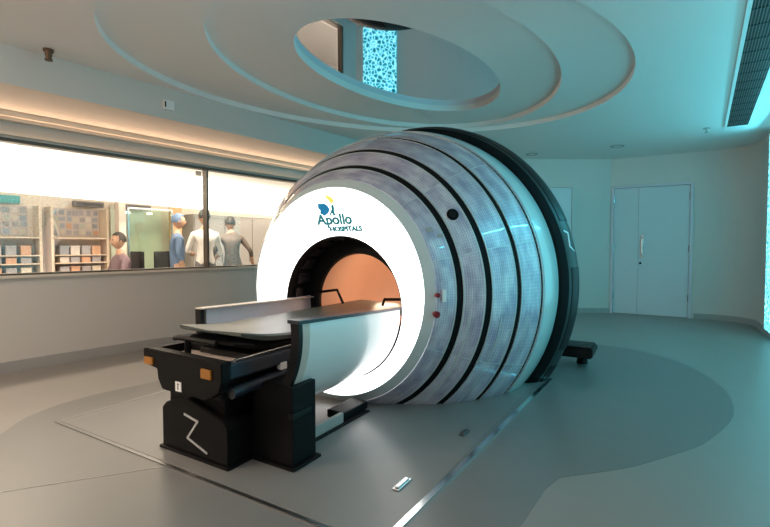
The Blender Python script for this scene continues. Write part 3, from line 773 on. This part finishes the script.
# teal sign and two dark slotted units high on the wall
t = wthing('sign_board', 2.0, -9.75, 'teal sign board high on the control room wall at far left', 'sign')
bm = bmesh.new(); box(bm, 0, .05, -.42, .44, 2.03, 2.16, .005); link('panel', bm, cm('sign_teal', (.12, .40, .42)), t)
for tt, a, lb in ((3.47, .25, 'dark slotted wall unit above the right notice board'), (4.27, .33, 'dark slotted wall unit above the green glass')):
    t = wthing('wall_unit', tt, -9.75, lb, 'air unit', 'dark wall units in the control room')
    bm = bmesh.new(); box(bm, 0, .12, -a, a, 2.04, 2.14, .01); link('casing', bm, cm('unit', (.22, .21, .22)), t)
    bm = bmesh.new(); [box(bm, .12, .125, -a + .03, a - .03, 2.06 + k * .02, 2.068 + k * .02) for k in range(3)]; link('grille', bm, 'black', t)
# green glass booth and orange door
t = wthing('glass_partition', 4.37, -9.2, 'greenish glass partition with two spot lights, seen through window', 'partition')
bm = bmesh.new(); box(bm, -.01, .01, -.40, .42, .02, 2.02); link('pane', bm, 'gglass', t)
bm = bmesh.new(); box(bm, -.02, .02, -.43, -.40, 0, 2.05); box(bm, -.02, .02, .42, .45, 0, 2.05); box(bm, -.02, .02, -.43, .45, 2.02, 2.05); link('frame', bm, 'steel', t)
bm = bmesh.new(); box(bm, -.57, -.55, -.5, .5, 0, 2.1); link('back_panel', bm, cm('sage', (.70, .74, .64)), t)
for y in (-.25, .18):
    bm = bmesh.new(); cyl(bm, (-.4, y, 1.96), (0, 0, 1), .05, .03); link('spot_light', bm, mat('spot', (.9, .9, .8), .5, emit=(1, .97, .85), es=5), t)
t = wthing('panel_door', 4.93, -9.3, 'orange wooden door leaf between glass partition and people', 'door')
bm = bmesh.new(); box(bm, -.02, .02, -.13, .13, 0, 2.1, .005); link('leaf', bm, cm('orange_wood', (.72, .42, .22)), t)
bm = bmesh.new(); tube(bm, [(.02, .09, 1.05), (.06, .09, 1.05), (.06, .02, 1.05)], .01, 8); link('handle', bm, 'steel', t)
t = wthing('cabinet', 7.2, -9.5, 'tall grey cabinet run behind the standing people', 'cabinet')
bm = bmesh.new(); box(bm, -.28, .25, -1.9, 2.5, 0, 2.0, .01); link('body', bm, cm('cab_grey', (.36, .345, .33)), t)
for k in range(6):
    bm = bmesh.new(); box(bm, .25, .268, -1.88 + k * .73, -1.17 + k * .73, .08, 1.96, .006); dd = link('door', bm, C['cab_grey'], t)
    bm = bmesh.new(); box(bm, .268, .28, -1.25 + k * .73, -1.235 + k * .73, .95, 1.15); link('handle', bm, 'steel', dd)
# ------------------------------------------------------------------ people
def person(loc, rotz, label, pose, shirt, trousers, skin_c, hair_c, scale=1.0, cap=None):
    root = empty('person', loc, rotz, label, 'person'); root.scale = (scale,) * 3
    V, E, RD = [], [], []
    def v(p, r): V.append(p); RD.append(r); return len(V) - 1
    def chain(i0, pts):
        for p, r in pts: j = v(p, r); E.append((i0, j)); i0 = j
        return i0
    lean = pose.get('lean', 0.0); hip = pose.get('hip', .93)
    def T(x, y, z):   # lean of the upper body about the hips
        return (x, y * math.cos(lean) + (z - hip) * math.sin(lean), hip + (z - hip) * math.cos(lean) - y * math.sin(lean))
    pel = v((0, 0, hip), .13)
    a = chain(pel, [(T(0, 0, hip + .15), .12), (T(0, 0, hip + .32), .135), (T(0, 0, hip + .46), .125)])
    neck = chain(a, [(T(0, .0, hip + .55), .052), (T(0, .015, hip + .62), .05)])
    head = neck
    hands = []
    for sg, key in ((-1, 'armL'), (1, 'armR')):
        sh = chain(a, [(T(sg * .17, 0, hip + .45), .062)])
        el, wr = pose[key]; el = T(*el); wr = T(*wr)
        e = chain(sh, [(tuple((Vector(T(sg * .17, 0, hip + .45)) + Vector(el)) / 2), .048), (el, .042), (tuple((Vector(el) + Vector(wr)) / 2), .037), (wr, .026)])
        d = (Vector(wr) - Vector(el)).normalized(); side = d.cross(Vector((0, 0, 1))); side = side.normalized() if side.length > .1 else Vector((0, 1, 0))
        palm = chain(e, [(tuple(Vector(wr) + d * .05), .034)])
        for k, (o, ln) in enumerate(((-.03, .065), (-.01, .08), (.01, .075), (.03, .06))):
            chain(palm, [(tuple(Vector(wr) + d * .09 + side * o), .011), (tuple(Vector(wr) + d * (.09 + ln) + side * o * 1.1 + Vector((0, 0, -.015))), .008)])
        chain(e, [(tuple(Vector(wr) + d * .03 + side * .045), .012), (tuple(Vector(wr) + d * .08 + side * .065), .009)])
    for sg in (-1, 1):
        kn, an = pose['legs'][0 if sg < 0 else 1]
        e = chain(pel, [((sg * .095, 0, hip - .06), .092), (kn, .062), (tuple((Vector(kn) + Vector(an)) / 2 + Vector((0, -.01, .03))), .055), (an, .042)])
        chain(e, [((an[0], an[1] + .08, .045), .042), ((an[0], an[1] + .17, .035), .032)])
    me = bpy.data.meshes.new('body'); me.from_pydata(V, E, [])
    o = bpy.data.objects.new('tmp', me); COL.objects.link(o)
    md = o.modifiers.new('skin', 'SKIN'); md.use_smooth_shade = True
    for sv, r in zip(me.skin_vertices[0].data, RD): sv.radius = (r, r)
    me.skin_vertices[0].data[0].use_root = True
    sb = o.modifiers.new('sub', 'SUBSURF'); sb.levels = 1; sb.render_levels = 1
    dg = bpy.context.evaluated_depsgraph_get(); nm = bpy.data.meshes.new_from_object(o.evaluated_get(dg))
    bpy.data.objects.remove(o); bpy.data.meshes.remove(me)
    nm.name = 'body'
    for m in (shirt, trousers, skin_c, 'black'): nm.materials.append(MT[m] if isinstance(m, str) else m)
    wr = [Vector(T(*pose['armL'][1])), Vector(T(*pose['armR'][1]))]; nk = Vector(T(0, .01, hip + .57))
    for p in nm.polygons:
        c = p.center; p.use_smooth = True
        i = 0
        if c.z < hip + .02: i = 1
        if any((c - w_).length < .17 and (c - w_).length < .20 for w_ in wr): i = 2
        if (c - nk).length < .075 or c.z > nk.z + .02: i = 2
        if c.z < .09: i = 3
        p.material_index = i
    b = bpy.data.objects.new('body', nm); COL.objects.link(b); b.parent = root
    # head: shaped ellipsoid with jaw, nose, ears, eyes
    hc = Vector(T(0, .03, hip + .73))
    bm = bmesh.new(); bmesh.ops.create_uvsphere(bm, u_segments=24, v_segments=16, radius=1)
    for q in bm.verts:
        x, y, z = q.co; k = 1 - .28 * max(0, -z) ** 1.3
        yy = y * .098 * (k if y < 0 else 1); 
        n = max(0, 1 - ((x / .16) ** 2 + ((z + .12) / .26) ** 2)) if y > 0 else 0
        q.co = hc + Vector((x * .078 * k, yy + n * .022, z * .118))
    for sg in (-1, 1):
        r = bmesh.ops.create_uvsphere(bm, u_segments=10, v_segments=8, radius=1)
        for q in r['verts']: q.co = hc + Vector((sg * .079 + q.co.x * .010, q.co.y * .02 - .005, q.co.z * .032 - .005))
    link('head', bm, skin_c, root, True, norm=False)
    bm = bmesh.new()
    for sg in (-1, 1):
        r = bmesh.ops.create_uvsphere(bm, u_segments=10, v_segments=8, radius=.011)
        for q in r['verts']: q.co = hc + Vector((sg * .03, .088, .012)) + q.co
    box(bm, hc.x - .022, hc.x + .022, hc.y + .085, hc.y + .093, hc.z - .062, hc.z - .055)
    link('face_features', bm, 'black', root)
    bm = bmesh.new(); bmesh.ops.create_uvsphere(bm, u_segments=24, v_segments=16, radius=1)
    bmesh.ops.delete(bm, geom=[q for q in bm.verts if q.co.z < -.35 or (q.co.y > .45 and q.co.z < .45)], context='VERTS')
    for q in bm.verts: q.co = hc + Vector((q.co.x * .088, q.co.y * .108 - .006, q.co.z * .128 + .006))
    link('cap' if cap else 'hair', bm, cap or hair_c, root, True)
    return root
skin1 = cm('skin_tan', (.50, .30, .20)); hair = cm('dark_hair', (.03, .025, .02))
blue = cm('scrub_blue', (.10, .17, .29)); wht = cm('white_shirt', (.80, .78, .74)); dark = cm('brown_jacket', (.11, .085, .07)); grey = cm('grey_trousers', (.16, .16, .18)); tan = cm('tan_trousers', (.62, .50, .36)); plum = cm('plum_top', (.20, .13, .15))
stand = [((-.10, .02, .50), (-.11, 0, .09)), ((.10, .02, .50), (.11, 0, .09))]
relaxed = dict(armL=((-.24, -.02, 1.12), (-.25, .08, .88)), armR=((.24, -.02, 1.12), (.25, .08, .88)), legs=stand)
def floorp(t, o): return W(t, o, .0)
person(floorp(4.0, -7.5), -WA + R(-20), 'standing person in blue scrubs seen from behind, left of the white-shirted one', relaxed, blue, blue, skin1, hair, 1.04, cap=blue)
person(floorp(4.27, -7.1), -WA + R(75), 'standing person in white shirt just left of the window mullion', dict(armL=((-.25, .05, 1.15), (-.14, .28, 1.10)), armR=((.25, .02, 1.12), (.20, .22, 1.0)), legs=stand), wht, grey, skin1, hair, 1.08)
person(floorp(4.86, -7.2), -WA + R(65), 'person in brown jacket leaning with arm out, right of the window mullion', dict(lean=.28, armL=((-.27, .10, 1.18), (-.25, .34, 1.0)), armR=((.30, -.05, 1.15), (.36, .16, .98)), legs=stand), dark, tan, skin1, hair, 1.06)
seatlegs = [((-.11, .40, .50), (-.11, .40, .09)), ((.11, .40, .50), (.11, .40, .09))]
person(floorp(3.40, -8.2), -WA + R(180), 'seated person in dark plum top, just left of the greenish glass', dict(hip=.52, armL=((-.24, .08, .74), (-.16, .32, .76)), armR=((.24, .08, .74), (.16, .32, .76)), legs=seatlegs), plum, grey, skin1, hair, 1.12)
def chair(t, o, rz, label):
    r = empty('office_chair', W(t, o, 0), rz, label, 'chair', None)
    bm = bmesh.new(); box(bm, -.24, .24, -.22, .24, .40, .455, .02); link('seat', bm, 'black', r)
    bm = bmesh.new(); box(bm, -.22, .22, -.29, -.24, .60, 1.22, .02); link('backrest', bm, 'black', r)
    bm = bmesh.new(); box(bm, -.03, .03, -.29, -.20, .38, .62, .005); link('back_bar', bm, 'steel', r)
    bm = bmesh.new(); cyl(bm, (0, 0, .08), (0, 0, 1), .03, .33, 14); link('column', bm, 'steel', r)
    for k in range(5):
        a = 2 * PI * k / 5; bm = bmesh.new(); tube(bm, [(0, 0, .09), (.27 * math.cos(a), .27 * math.sin(a), .07)], [.025, .018], 8); lg = link('leg', bm, 'black', r)
        bm = bmesh.new(); cyl(bm, (.27 * math.cos(a) - .015, .27 * math.sin(a), .03), (1, 0, 0), .03, .03, 12); link('castor', bm, 'black', lg)
chair(3.40, -8.2, -WA + R(180), 'black office chair under the seated person')
chair(4.0, -8.5, -WA + R(120), 'empty black office chair beside the seated person')
